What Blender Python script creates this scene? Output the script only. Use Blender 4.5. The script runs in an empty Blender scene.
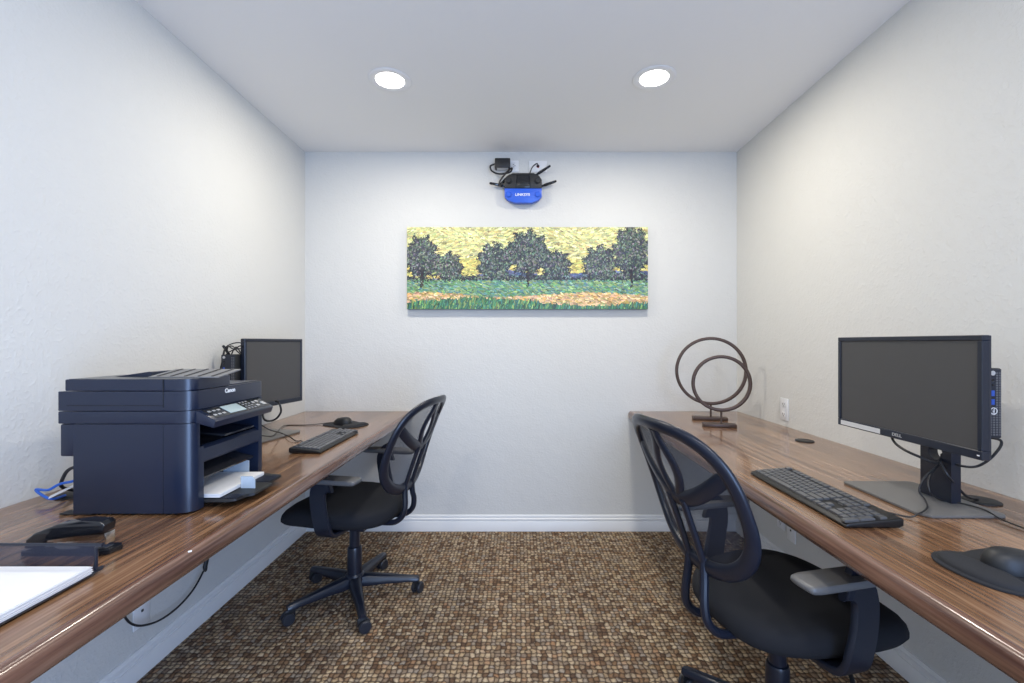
import bpy, bmesh, math, random
import numpy as np
from mathutils import Vector, Matrix
PI = math.pi
R = math.radians
rnd = random.Random(7)
scn = bpy.context.scene
COL = scn.collection

# ------------------------------------------------------------------ room measures (metres)
XL, XR = -1.380, 1.406          # side walls
YB, YN = 2.93, -1.05             # back wall, rear end of the built room
ZC = 2.442
EYE = 1.21
F = 454.0
DT = 0.770                      # desk top height

def at(px, py, x=None, y=None, z=None):
    """point of the room seen at a place of the photograph, given one known coordinate"""
    dx, dz = (px-519)/F, (343-py)/F
    if y is None:
        y = x/dx if x is not None else (z-EYE)/dz
    return Vector((dx*y, y, EYE+dz*y))

# ------------------------------------------------------------------ materials
MATS = {}
def pbsdf(m): return m.node_tree.nodes['Principled BSDF']
def mat(name, col, rough=0.5, metal=0.0, spec=0.5, coat=0.0, emit=None, es=0.0, trans=0.0, alpha=None, bump=None):
    if name in MATS: return MATS[name]
    m = bpy.data.materials.new(name); m.use_nodes = True
    p = pbsdf(m); nt = m.node_tree
    p.inputs['Base Color'].default_value = (*col, 1)
    p.inputs['Roughness'].default_value = rough
    p.inputs['Metallic'].default_value = metal
    p.inputs['Specular IOR Level'].default_value = spec
    p.inputs['Coat Weight'].default_value = coat
    p.inputs['Coat Roughness'].default_value = 0.12
    p.inputs['Transmission Weight'].default_value = trans
    if alpha is not None: p.inputs['Alpha'].default_value = alpha
    if emit:
        p.inputs['Emission Color'].default_value = (*emit, 1)
        p.inputs['Emission Strength'].default_value = es
    if bump:
        sc, st, dist = bump
        tc = nt.nodes.new('ShaderNodeTexCoord'); nz = nt.nodes.new('ShaderNodeTexNoise')
        nz.inputs['Scale'].default_value = sc; nz.inputs['Detail'].default_value = 3
        b = nt.nodes.new('ShaderNodeBump'); b.inputs['Strength'].default_value = st; b.inputs['Distance'].default_value = dist
        nt.links.new(tc.outputs['Object'], nz.inputs['Vector']); nt.links.new(nz.outputs['Fac'], b.inputs['Height'])
        nt.links.new(b.outputs['Normal'], p.inputs['Normal'])
    MATS[name] = m
    return m

def nodes(m):
    nt = m.node_tree
    def N(t, **kw):
        n = nt.nodes.new(t)
        for k, v in kw.items(): setattr(n, k, v)
        return n
    def math_(op, a, b=None, c=None):
        n = N('ShaderNodeMath', operation=op)
        for i, v in enumerate((a, b, c)):
            if v is None: continue
            if isinstance(v, (int, float)): n.inputs[i].default_value = v
            else: nt.links.new(v, n.inputs[i])
        return n.outputs[0]
    return nt, N, math_

def ramp(N, stops, interp='LINEAR'):
    r = N('ShaderNodeValToRGB'); cr = r.color_ramp; cr.interpolation = interp
    while len(cr.elements) < len(stops): cr.elements.new(0.5)
    for e, (p, c) in zip(cr.elements, stops): e.position = p; e.color = (*c, 1)
    return r

def wall_material():
    m = mat('wall_paint', (0.66, 0.655, 0.625), 0.75, spec=0.25); nt, N, M = nodes(m); p = pbsdf(m)
    tc = N('ShaderNodeTexCoord')
    a = N('ShaderNodeTexNoise'); a.inputs['Scale'].default_value = 90; a.inputs['Detail'].default_value = 3; a.inputs['Roughness'].default_value = .55
    b = N('ShaderNodeTexNoise'); b.inputs['Scale'].default_value = 17; b.inputs['Detail'].default_value = 2
    for n in (a, b): nt.links.new(tc.outputs['Object'], n.inputs['Vector'])
    h = M('ADD', M('SMOOTH_MAX', a.outputs['Fac'], 0.47, 0.1), M('MULTIPLY', b.outputs['Fac'], .8))
    bp = N('ShaderNodeBump'); bp.inputs['Strength'].default_value = 0.45; bp.inputs['Distance'].default_value = 0.006
    nt.links.new(h, bp.inputs['Height']); nt.links.new(bp.outputs['Normal'], p.inputs['Normal'])
    return m

def carpet_material():
    m = mat('carpet_weave', (.3, .2, .1), 0.95, spec=0.1); nt, N, M = nodes(m); p = pbsdf(m)
    tc = N('ShaderNodeTexCoord'); sep = N('ShaderNodeSeparateXYZ')
    wob = N('ShaderNodeTexNoise'); wob.inputs['Scale'].default_value = 38; wob.inputs['Detail'].default_value = 2
    nt.links.new(tc.outputs['Object'], wob.inputs['Vector']); nt.links.new(tc.outputs['Object'], sep.inputs[0])
    ws = N('ShaderNodeSeparateColor'); nt.links.new(wob.outputs['Color'], ws.inputs[0])
    X = M('ADD', M('DIVIDE', sep.outputs[0], 0.0200), M('MULTIPLY', ws.outputs[0], 1.1))
    Y = M('ADD', M('DIVIDE', sep.outputs[1], 0.0215), M('MULTIPLY', ws.outputs[1], 1.3))
    row = M('FLOOR', Y); X2 = M('ADD', X, M('MULTIPLY', M('MODULO', row, 2.0), 0.12)); colx = M('FLOOR', X2)
    fx = M('FRACT', X2); fy = M('FRACT', Y)
    cb = N('ShaderNodeCombineXYZ'); nt.links.new(colx, cb.inputs[0]); nt.links.new(row, cb.inputs[1])
    wn = N('ShaderNodeTexWhiteNoise'); wn.noise_dimensions = '2D'; nt.links.new(cb.outputs[0], wn.inputs['Vector'])
    cr = ramp(N, [(0, (.12, .075, .05)), (.16, (.26, .16, .09)), (.30, (.25, .19, .14)), (.45, (.38, .27, .16)), (.60, (.32, .27, .22)), (.72, (.46, .34, .21)), (.88, (.54, .43, .30)), (1, (.35, .20, .11))])
    nt.links.new(wn.outputs['Value'], cr.inputs[0])
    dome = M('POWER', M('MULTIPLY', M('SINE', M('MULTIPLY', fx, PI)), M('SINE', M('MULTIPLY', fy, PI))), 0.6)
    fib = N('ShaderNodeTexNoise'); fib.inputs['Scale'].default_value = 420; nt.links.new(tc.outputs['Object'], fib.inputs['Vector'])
    mx = N('ShaderNodeMix', data_type='RGBA'); mx.inputs[6].default_value = (.045, .030, .024, 1)  # near-black between the loops: shade of the gaps put into the yarn colour
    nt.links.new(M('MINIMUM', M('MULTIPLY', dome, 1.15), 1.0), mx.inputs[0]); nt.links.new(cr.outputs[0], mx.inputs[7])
    mx2 = N('ShaderNodeMix', data_type='RGBA', blend_type='MULTIPLY'); mx2.inputs[0].default_value = 1
    sc = M('ADD', M('MULTIPLY', fib.outputs['Fac'], 1.1), 0.55); c3 = N('ShaderNodeCombineColor')
    for i in range(3): nt.links.new(sc, c3.inputs[i])
    nt.links.new(mx.outputs[2], mx2.inputs[6]); nt.links.new(c3.outputs[0], mx2.inputs[7])
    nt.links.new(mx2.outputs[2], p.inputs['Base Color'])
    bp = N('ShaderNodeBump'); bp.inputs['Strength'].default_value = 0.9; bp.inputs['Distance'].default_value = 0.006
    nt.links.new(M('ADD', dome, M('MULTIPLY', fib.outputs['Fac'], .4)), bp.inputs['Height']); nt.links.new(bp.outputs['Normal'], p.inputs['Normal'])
    return m

def wood_material(name, dark, mid, light, rough, coat):
    m = mat(name, mid, rough, coat=coat); nt, N, M = nodes(m); p = pbsdf(m)
    tc = N('ShaderNodeTexCoord')
    def noise(scale, vec, det=4, dist=0.0):
        mp = N('ShaderNodeMapping'); mp.inputs['Scale'].default_value = vec
        n = N('ShaderNodeTexNoise'); n.inputs['Scale'].default_value = scale; n.inputs['Detail'].default_value = det; n.inputs['Distortion'].default_value = dist
        nt.links.new(tc.outputs['Object'], mp.inputs[0]); nt.links.new(mp.outputs[0], n.inputs['Vector']); return n.outputs['Fac']
    a = noise(1, (48, 1.6, 48), 5, .3); b = noise(1, (170, 5, 170), 3); c = noise(1, (9, .7, 9), 2)
    v = M('ADD', M('ADD', M('MULTIPLY', a, .50), M('MULTIPLY', b, .38)), M('MULTIPLY', c, .27))
    cr = ramp(N, [(.46, dark), (.57, mid), (.70, light)])
    nt.links.new(v, cr.inputs[0]); nt.links.new(cr.outputs[0], p.inputs['Base Color'])
    bp = N('ShaderNodeBump'); bp.inputs['Strength'].default_value = 0.10; bp.inputs['Distance'].default_value = 0.002
    nt.links.new(b, bp.inputs['Height']); nt.links.new(bp.outputs['Normal'], p.inputs['Normal'])
    return m

def mesh_fabric(name, col, scale, openness):
    """woven net: small open holes between threads"""
    m = mat(name, col, .6); nt, N, M = nodes(m); p = pbsdf(m)
    tc = N('ShaderNodeTexCoord'); sep = N('ShaderNodeSeparateXYZ'); nt.links.new(tc.outputs['Object'], sep.inputs[0])
    u = M('ADD', sep.outputs[1], M('MULTIPLY', sep.outputs[0], .9)); v = sep.outputs[2]
    a = M('SINE', M('MULTIPLY', M('ADD', u, v), scale)); b = M('SINE', M('MULTIPLY', M('SUBTRACT', u, v), scale))
    hole = M('LESS_THAN', M('ADD', M('MULTIPLY', M('MULTIPLY', a, b), 1.0), 0), openness)
    nt.links.new(hole, p.inputs['Alpha'])
    return m

M_WALL = wall_material()
M_CEIL = mat('ceiling_paint', (.84, .835, .82), .85, spec=.2, bump=(60, .12, .004))
M_TRIM = mat('white_trim', (.80, .80, .79), .4, bump=(14, .03, .003))
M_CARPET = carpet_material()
M_WOOD = wood_material('walnut_laminate', (.085, .038, .018), (.20, .102, .050), (.345, .20, .112), .26, .55)
M_NOSE = wood_material('walnut_edge', (.075, .034, .024), (.15, .075, .050), (.23, .125, .085), .26, .5)
M_PLAST = mat('black_plastic', (.009, .0125, .024), .30, bump=(900, .10, .0006))
M_PRN = mat('printer_plastic', (.010, .016, .036), .28, bump=(800, .12, .0006))
M_PRN_D = mat('printer_dark_gloss', (.008, .009, .012), .12)
M_PRN_G = mat('printer_grey_top', (.16, .16, .165), .38)
M_SMOKE = mat('smoked_cover', (.03, .03, .035), .08)
M_BLACK = mat('black_matte', (.010, .011, .013), .5)
M_BLK_G = mat('black_gloss', (.007, .008, .011), .12)
M_CABLE = mat('black_cable', (.013, .013, .015), .45)
M_KEY = mat('key_plastic', (.075, .076, .080), .28)
M_SCREEN = mat('screen_matte', (.060, .058, .058), .50, bump=(2500, .05, .0002))
M_STAND = mat('grey_stand', (.13, .125, .12), .42, bump=(900, .06, .0005))
M_SEAT = mat('seat_fabric', (.017, .018, .022), .92, spec=.25, bump=(700, .7, .0012))
M_NET = mesh_fabric('chair_net', (.022, .026, .040), 1150, .08)
M_TNET = mesh_fabric('tray_wire_net', (.02, .025, .05), 2300, -0.12)
M_PAD = mat('arm_pad', (.12, .12, .122), .38)
M_PAPER = mat('paper_white', (.76, .76, .77), .8, bump=(120, .05, .001))
M_WHITE = mat('white_plastic', (.80, .80, .80), .3)
M_SLOT = mat('socket_slot', (.03, .03, .03), .5)
M_BRONZE = mat('bronze_metal', (.085, .055, .042), .42, metal=.55, bump=(120, .25, .001))
M_LCD = mat('lcd_glass', (.40, .50, .52), .15)
M_BLUE = mat('router_blue', (.020, .105, .62), .35)
M_BCAB = mat('blue_cable', (.02, .13, .60), .4)
M_CHROME = mat('chrome', (.6, .6, .6), .18, metal=1)
M_LOGO = mat('logo_white', (.85, .85, .85), .4)
M_LOGO2 = mat('logo_silver', (.5, .5, .5), .3, metal=.4)
M_LABEL = mat('silver_label', (.62, .62, .62), .4)
M_CLEAR = mat('clear_guide', (.62, .72, .82), .2, trans=.35)
M_USB = mat('usb_blue', (.02, .08, .40), .4)
M_RED = mat('red_led', (.5, .03, .03), .4)
M_PADCL = mat('pad_cloth', (.013, .014, .018), .85, bump=(900, .3, .0006))
M_WHEEL = mat('wheel_rubber', (.02, .023, .032), .4)
M_LAMP = mat('lamp_diffuser', (.9, .9, .88), .4, emit=(1, .97, .92), es=9.0)

# ------------------------------------------------------------------ object helpers
def wm(o):
    m = Matrix.Identity(4)
    while o: m = o.matrix_basis @ m; o = o.parent
    return m
def tag(o, label=None, cat=None, group=None, kind=None):
    if label: o['label'] = label
    if cat: o['category'] = cat
    if group: o['group'] = group
    if kind: o['kind'] = kind
    return o
def empty(name, loc, rz=0, label=None, cat=None, group=None):
    o = bpy.data.objects.new(name, None); COL.objects.link(o)
    o.location = loc; o.rotation_euler = (0, 0, rz); o.empty_display_size = .05
    return tag(o, label, cat, group)
def obj(name, bm, m, parent=None, world=False, sharp=35, label=None):
    me = bpy.data.meshes.new(name)
    bmesh.ops.recalc_face_normals(bm, faces=bm.faces)
    bm.to_mesh(me); bm.free()
    o = bpy.data.objects.new(name, me); COL.objects.link(o)
    me.materials.append(m)
    for p in me.polygons: p.use_smooth = True
    me.set_sharp_from_angle(angle=R(sharp))
    if parent:
        o.parent = parent
        if world: me.transform(wm(parent).inverted())
    if label: o['label'] = label
    return o
def solo(name, bm, m, origin, label, cat, group=None, **k):
    """one-mesh thing built in world coordinates with its origin moved to its base"""
    o = obj(name, bm, m, **k); o.data.transform(Matrix.Translation(-Vector(origin))); o.location = origin
    return tag(o, label, cat, group)
def B(): return bmesh.new()
def box(bm, x0, x1, y0, y1, z0, z1, bev=0.0, seg=2, mtx=None):
    r = bmesh.ops.create_cube(bm, size=1.0)
    vs = r['verts']
    S = Matrix.Translation(((x0+x1)/2, (y0+y1)/2, (z0+z1)/2)) @ Matrix.Diagonal((abs(x1-x0), abs(y1-y0), abs(z1-z0), 1))
    bmesh.ops.transform(bm, matrix=S, verts=vs)
    if bev > 0:
        es = list({e for v in vs for e in v.link_edges})
        r2 = bmesh.ops.bevel(bm, geom=es, offset=bev, segments=seg, affect='EDGES', profile=.5)
        vs = list({v for f in r2['faces'] for v in f.verts} | {v for v in vs if v.is_valid})
        allv = set()
        stack = [vs[0]]
        while stack:
            v = stack.pop()
            if v in allv: continue
            allv.add(v); stack += [e.other_vert(v) for e in v.link_edges]
        vs = list(allv)
    if mtx is not None: bmesh.ops.transform(bm, matrix=mtx, verts=vs)
    return bm
def prism(bm, pts, h0, h1, axis='z', bev=0.0, seg=2, mtx=None):
    """outline pts (a,b) extruded from h0 to h1 along axis; axis x: (y,z), y: (x,z), z: (x,y)"""
    def P(a, b, h): return {'x': (h, a, b), 'y': (a, h, b), 'z': (a, b, h)}[axis]
    lo = [bm.verts.new(P(a, b, h0)) for a, b in pts]; hi = [bm.verts.new(P(a, b, h1)) for a, b in pts]
    n = len(pts); fs = [bm.faces.new(lo[::-1]), bm.faces.new(hi)]
    for i in range(n): bm.faces.new((lo[i], lo[(i+1) % n], hi[(i+1) % n], hi[i]))
    vs = lo+hi
    if bev > 0:
        es = [e for f in fs for e in f.edges]
        r2 = bmesh.ops.bevel(bm, geom=es, offset=bev, segments=seg, affect='EDGES', profile=.5)
        seed = r2['faces'][0].verts[0]; allv = set(); st = [seed]
        while st:
            v = st.pop()
            if v in allv: continue
            allv.add(v); st += [e.other_vert(v) for e in v.link_edges]
        vs = list(allv)
    if mtx is not None: bmesh.ops.transform(bm, matrix=mtx, verts=vs)
    return bm
def smoothpath(pts, n=6, closed=False):
    pts = [Vector(p) for p in pts]; out = []; N_ = len(pts)
    rng = range(N_) if closed else range(N_-1)
    for i in rng:
        if closed: p0, p1, p2, p3 = pts[i-1], pts[i], pts[(i+1) % N_], pts[(i+2) % N_]
        else: p0, p1, p2, p3 = pts[max(i-1, 0)], pts[i], pts[i+1], pts[min(i+2, N_-1)]
        for k in range(n):
            t = k/n
            out.append(.5*((2*p1)+(-p0+p2)*t+(2*p0-5*p1+4*p2-p3)*t*t+(-p0+3*p1-3*p2+p3)*t*t*t))
    if not closed: out.append(pts[-1])
    return out
def tube(bm, pts, r, seg=8, closed=False, up=None, ry=None, rr=None):
    """sweep of an ellipse (r along side, ry along normal); rr scales per point; up gives normals"""
    pts = [Vector(p) for p in pts]; n = len(pts); rings = []
    ry = ry or r
    nprev = None
    for i, p in enumerate(pts):
        a = pts[i-1] if (i > 0 or closed) else pts[0]
        b = pts[(i+1) % n] if (i < n-1 or closed) else pts[-1]
        t = (b-a).normalized()
        if up is not None: nn = Vector(up[i] if isinstance(up, list) else up)
        elif nprev is None: nn = Vector((0, 0, 1)) if abs(t.z) < .9 else Vector((1, 0, 0))
        else: nn = nprev
        nn = (nn - t*nn.dot(t)).normalized(); nprev = nn
        s = t.cross(nn); k = rr[i] if rr else 1
        rings.append([bm.verts.new(p + s*(math.cos(2*PI*j/seg)*r*k) + nn*(math.sin(2*PI*j/seg)*ry*k)) for j in range(seg)])
    m = n if closed else n-1
    for i in range(m):
        A, C = rings[i], rings[(i+1) % n]
        off = 0
        if closed and i == n-1:
            off = min(range(seg), key=lambda o: (A[0].co-C[o].co).length)
        for j in range(seg): bm.faces.new((A[j], A[(j+1) % seg], C[(j+1+off) % seg], C[(j+off) % seg]))
    if not closed: bm.faces.new(rings[0][::-1]); bm.faces.new(rings[-1])
    return bm
def lathe(bm, prof, c=(0, 0, 0), seg=32, mtx=None):
    """profile (r,z) round the z axis"""
    rings = []; c = Vector(c); vs = []
    for r, z in prof:
        if r < 1e-6: ring = [bm.verts.new(c+Vector((0, 0, z)))]
        else: ring = [bm.verts.new(c+Vector((r*math.cos(2*PI*j/seg), r*math.sin(2*PI*j/seg), z))) for j in range(seg)]
        rings.append(ring); vs += ring
    for A, C in zip(rings, rings[1:]):
        for j in range(seg):
            a = [A[j % len(A)], A[(j+1) % len(A)]]; b = [C[(j+1) % len(C)], C[j % len(C)]]
            f = []
            for v in a+b:
                if v not in f: f.append(v)
            if len(f) > 2: bm.faces.new(f)
    if mtx is not None: bmesh.ops.transform(bm, matrix=mtx, verts=vs)
    return bm
def loft(bm, rings, cap=True):
    L = [[bm.verts.new(p) for p in r] for r in rings]; n = len(L[0])
    for A, C in zip(L, L[1:]):
        for j in range(n): bm.faces.new((A[j], A[(j+1) % n], C[(j+1) % n], C[j]))
    if cap: bm.faces.new(L[0][::-1]); bm.faces.new(L[-1])
    return bm
def text(name, s, size, mtx, m, parent, ext=.0004, world=True, bold=0.0, shear=0.0, sx=1.0):
    cu = bpy.data.curves.new(name, 'FONT'); cu.body = s; cu.size = size; cu.extrude = ext; cu.align_x = 'CENTER'; cu.align_y = 'CENTER'
    cu.offset = bold*size; cu.shear = shear; cu.resolution_u = 3
    t = bpy.data.objects.new(name, cu); COL.objects.link(t)
    dg = bpy.context.evaluated_depsgraph_get(); me = bpy.data.meshes.new_from_object(t.evaluated_get(dg))
    bpy.data.objects.remove(t); bpy.data.curves.remove(cu)
    me.transform(mtx @ Matrix.Diagonal((sx, 1, 1, 1)))
    if world: me.transform(wm(parent).inverted())
    o = bpy.data.objects.new(name, me); COL.objects.link(o); o.parent = parent
    me.materials.clear(); me.materials.append(m); return o
def frame_mtx(origin, xdir, ydir):
    x = Vector(xdir).normalized(); y = Vector(ydir).normalized(); z = x.cross(y)
    m = Matrix((x, y, z)).transposed().to_4x4(); m.translation = Vector(origin); return m
def copy_tree(o, parent=None):
    c = o.copy(); COL.objects.link(c); c.parent = parent
    for ch in [k for k in bpy.data.objects if k.parent == o]: copy_tree(ch, c)
    return c
def structure(name, bm, m, **k): return tag(obj(name, bm, m, **k), kind='structure')

# ------------------------------------------------------------------ the setting
T = .12
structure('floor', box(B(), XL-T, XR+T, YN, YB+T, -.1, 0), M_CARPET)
structure('ceiling', box(B(), XL-T, XR+T, YN, YB+T, ZC, ZC+.1), M_CEIL)
structure('wall_back', box(B(), XL-T, XR+T, YB, YB+T, 0, ZC), M_WALL)
structure('wall_left', box(B(), XL-T, XL, YN, YB, 0, ZC), M_WALL)
structure('wall_right', box(B(), XR, XR+T, YN, YB, 0, ZC), M_WALL)
BBP = [(0, 0), (.016, 0), (.016, .062), (.0145, .0645), (.011, .0655), (.011, .070), (.0145, .071), (.0145, .079), (.010, .084), (.0065, .0855), (.0065, .089), (.009, .090), (.009, .096), (.006, .101), (0, .102)]
structure('baseboard_back', prism(B(), [(YB-a, b) for a, b in BBP], XL, XR, 'x'), M_TRIM)
structure('baseboard_left', prism(B(), [(XL+a, b) for a, b in BBP], YN, YB-.016, 'y'), M_TRIM)
structure('baseboard_right', prism(B(), [(XR-a, b) for a, b in BBP], YN, YB-.016, 'y'), M_TRIM)

# ------------------------------------------------------------------ desks along the side walls
def desk(xw, xe, s, label):
    d = empty('wall_desk', (xw, 1.2, DT-.04), 0, label, 'desk', None)
    y0, y1 = -.75, YB-.002
    t0, t1 = .030, .048                              # board, thicker front edge
    bm = box(B(), min(xw+s*.002, xe-s*.022), max(xw+s*.002, xe-s*.022), y0, y1, DT-t0, DT)
    obj('worktop', bm, M_WOOD, d, world=True)
    # bullnose with a shallow raised lip
    pr = [(-.022, -t0), (-.030, -t1), (-.012, -t1), (-.003, -t1+.006), (0, -.030), (0, -.018), (-.002, -.009), (-.007, -.002), (-.014, .0008), (-.022, 0)]
    bm = prism(B(), [(xe+s*a, DT+b) for a, b in pr], y0, y1, 'y')
    obj('edge_trim', bm, M_NOSE, d, world=True, sharp=50)
    bm = box(B(), min(xw+s*.002, xw+s*.026), max(xw+s*.002, xw+s*.026), y0, y1, DT-t0-.045, DT-t0-.0005, .002)
    obj('wall_cleat', bm, M_WOOD, d, world=True)
    return d
desk(XL, -.690, 1, 'long walnut desk along the left wall carrying the printer')
desk(XR, .705, -1, 'long walnut desk along the right wall carrying the ring sculptures')

# ------------------------------------------------------------------ ceiling lights
LIGHTS = [(-.604, 2.127), (.628, 2.11), (-.604, -.15), (.628, -.15)]
def downlight(x, y, label):
    d = empty('recessed_light', (x, y, ZC), 0, label, 'ceiling light', 'recessed ceiling lights')
    obj('trim_ring', lathe(B(), [(.066, -.003), (.066, -.0008), (.099, -.0008), (.099, -.003), (.095, -.0055), (.085, -.006), (.066, -.003)], seg=48), M_WHITE, d)
    obj('diffuser', lathe(B(), [(0, -.0045), (.062, -.0045), (.0655, -.003), (.0655, -.0008), (0, -.0008)], seg=48), M_LAMP, d)
    return d
for i, (x, y) in enumerate(LIGHTS):
    if i < 2: downlight(x, y, ['round recessed ceiling light above the left desk side', 'round recessed ceiling light above the right desk side'][i])
    else:
        lab = ['round recessed ceiling light behind the viewer over the left side', 'round recessed ceiling light behind the viewer over the right side'][i-2]
        downlight(x, y, lab)
    L = bpy.data.lights.new('ceiling_lamp', 'AREA'); L.shape = 'DISK'; L.size = .15
    L.energy = 12.5; L.color = (1, .93, .81)
    lo = bpy.data.objects.new('ceiling_lamp', L); COL.objects.link(lo); lo.location = (x, y, ZC-.012)

# ------------------------------------------------------------------ wall art (a generic field landscape on stretched canvas)
def painting():
    x0, x1, z0, z1, yf = -.713, .821, 1.426, 1.948, 2.892
    p = empty('canvas_painting', ((x0+x1)/2, YB, z0), 0, 'wide landscape canvas painting hanging on the back wall', 'painting')
    bm = box(B(), x0, x1, yf, YB-.001, z0, z1)
    obj('stretched_canvas', bm, mat('canvas_edge', (.10, .13, .10), .7), p, world=True)
    W, H = 540, 184
    rg = np.random.RandomState(11)
    yy, xx = np.mgrid[0:H, 0:W]; u = xx/W; v = yy/H       # v up
    def sm(n, k):                                         # smooth 1-D noise
        c = rg.rand(n+3); t = np.linspace(0, n, W); i = t.astype(int); f = t-i; f = f*f*(3-2*f)
        return (c[i]*(1-f)+c[i+1]*f)
    hedge = .36+.06*sm(9, 0)+.025*sm(40, 0)
    hill = .36+.14*sm(5, 0)
    # regions: 0 sky 1 far hill 2 hedge/trees 3 field 4 sand 5 near grass 6 trunk
    reg = np.zeros((H, W), int)
    reg[v < hill[None, :]] = 1
    for cx, cz, rx, rz in [(.06, .62, .07, .26), (.17, .50, .06, .18), (.36, .56, .07, .24), (.50, .68, .085, .26), (.62, .52, .06, .18), (.80, .54, .07, .22), (.93, .70, .075, .30)]:
        a = np.arctan2((v-cz)/rz, (u-cx)/rx); d = np.hypot((u-cx)/rx, (v-cz)/rz)
        reg[d < 1+.10*np.sin(a*9+cx*40)+.07*np.sin(a*17+cx*90)] = 2
    reg[v < hedge[None, :]] = 2
    reg[v < .345+.01*sm(12, 0)[None, :]] = 3
    reg[v < (.16+.03*np.sin(u*9+1.0)+.02*sm(20, 0)[None, :])] = 4
    reg[v < (.07+.05*np.sin(u*6)+.03*sm(30, 0)[None, :])] = 5
    reg[(np.min([np.abs(u-q) for q in (.06, .50, .93)], 0) < .007) & (v > .26) & (v < .48)] = 6
    pal = {0: [(.80, .79, .52), (.86, .85, .62), (.72, .74, .52), (.80, .74, .48), (.66, .68, .50)],
           1: [(.30, .34, .50), (.38, .42, .56), (.26, .32, .42), (.42, .50, .50)],
           2: [(.18, .22, .24), (.28, .38, .30), (.38, .46, .42), (.24, .22, .32), (.36, .40, .34), (.46, .52, .42), (.17, .17, .24), (.50, .48, .50)],
           3: [(.36, .56, .36), (.46, .62, .42), (.30, .50, .46), (.58, .66, .42), (.34, .48, .52), (.52, .62, .56)],
           4: [(.80, .64, .36), (.82, .64, .50), (.86, .74, .56), (.64, .60, .36), (.84, .70, .56)],
           5: [(.24, .44, .30), (.34, .56, .38), (.22, .34, .30), (.54, .62, .36), (.24, .46, .42)],
           6: [(.10, .10, .14), (.20, .22, .22), (.26, .20, .18)]}
    img = np.zeros((H, W, 3))
    for k, c in pal.items(): img[reg == k] = c[0]
    def stroke(cx, cy, ang, L, w, col):
        r = int(L)+2; xa, xb = max(0, int(cx)-r), min(W, int(cx)+r+1); ya, yb = max(0, int(cy)-r), min(H, int(cy)+r+1)
        if xb <= xa or yb <= ya: return
        Y, X = np.mgrid[ya:yb, xa:xb]; dx, dy = X-cx, Y-cy
        a = dx*math.cos(ang)+dy*math.sin(ang); b = -dx*math.sin(ang)+dy*math.cos(ang)+.04*a*a/ max(L, 1)
        mk = (np.abs(a) < L/2) & (np.abs(b) < w/2)
        img[ya:yb, xa:xb][mk] = col
    for _ in range(15000):
        cx, cy = rg.rand()*W, rg.rand()*H; k = reg[int(cy), int(cx)]; c = np.array(pal[k][rg.randint(len(pal[k]))])
        c = np.clip(c*(1+.16*rg.randn())+.02*rg.randn(3), 0, 1)
        if k == 0:
            if cy/H < .62: c = c*np.array([1.0, .95, .80])
            ang, L, w = .35*math.sin(cx*.03+cy*.08)+.2*rg.randn(), 9, 2.6
        elif k == 2: ang, L, w = rg.rand()*6.3, 4.5, 2.4
        elif k == 5: ang, L, w = 1.35+.25*rg.randn(), 11, 2.2
        elif k == 3: ang, L, w = -.25+.3*rg.randn(), 8, 2.2
        elif k == 6: ang, L, w = 1.5, 6, 2
        else: ang, L, w = -.15+.3*rg.randn(), 9, 2.6
        stroke(cx, cy, ang, L, w, c)
    # dark curled outlines of the foliage
    edge = (reg == 2) & ((np.roll(reg, 3, 0) != 2) | (np.roll(reg, -3, 0) != 2) | (np.roll(reg, 3, 1) != 2) | (np.roll(reg, -3, 1) != 2))
    ys, xs = np.nonzero(edge)
    for i in rg.randint(0, len(ys), 900): stroke(xs[i]+rg.randn()*2, ys[i]+rg.randn()*2, rg.rand()*6.3, 4.5, 1.7, (.13, .13, .18))
    bm = B(); g = [[None]*(W+1) for _ in range(H+1)]
    me = bpy.data.meshes.new('painted_face')
    X = np.linspace(x0, x1, W+1); Z = np.linspace(z0, z1, H+1)
    V = np.stack([np.tile(X, H+1), np.full((H+1)*(W+1), yf-.0006), np.repeat(Z, W+1)], 1)
    I = (np.arange(H)[:, None]*(W+1)+np.arange(W)[None, :]).ravel()
    Fc = np.stack([I, I+1, I+W+2, I+W+1], 1)
    me.from_pydata(V.tolist(), [], Fc.tolist()); bm.free()
    ca = me.color_attributes.new('paint', 'FLOAT_COLOR', 'CORNER')
    lin = np.where(img <= .04045, img/12.92, ((img+.055)/1.055)**2.4)
    cc = np.ones((H*W, 4, 4), np.float32); cc[:, :, :3] = lin.reshape(-1, 1, 3)
    ca.data.foreach_set('color', cc.ravel())
    m = mat('oil_paint', (.5, .5, .5), .45); nt, N, M = nodes(m)
    a = N('ShaderNodeAttribute'); a.attribute_name = 'paint'; nt.links.new(a.outputs['Color'], pbsdf(m).inputs['Base Color'])
    o = bpy.data.objects.new('painted_face', me); COL.objects.link(o); me.materials.append(m); o.parent = p
    me.transform(wm(p).inverted())
painting()

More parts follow.
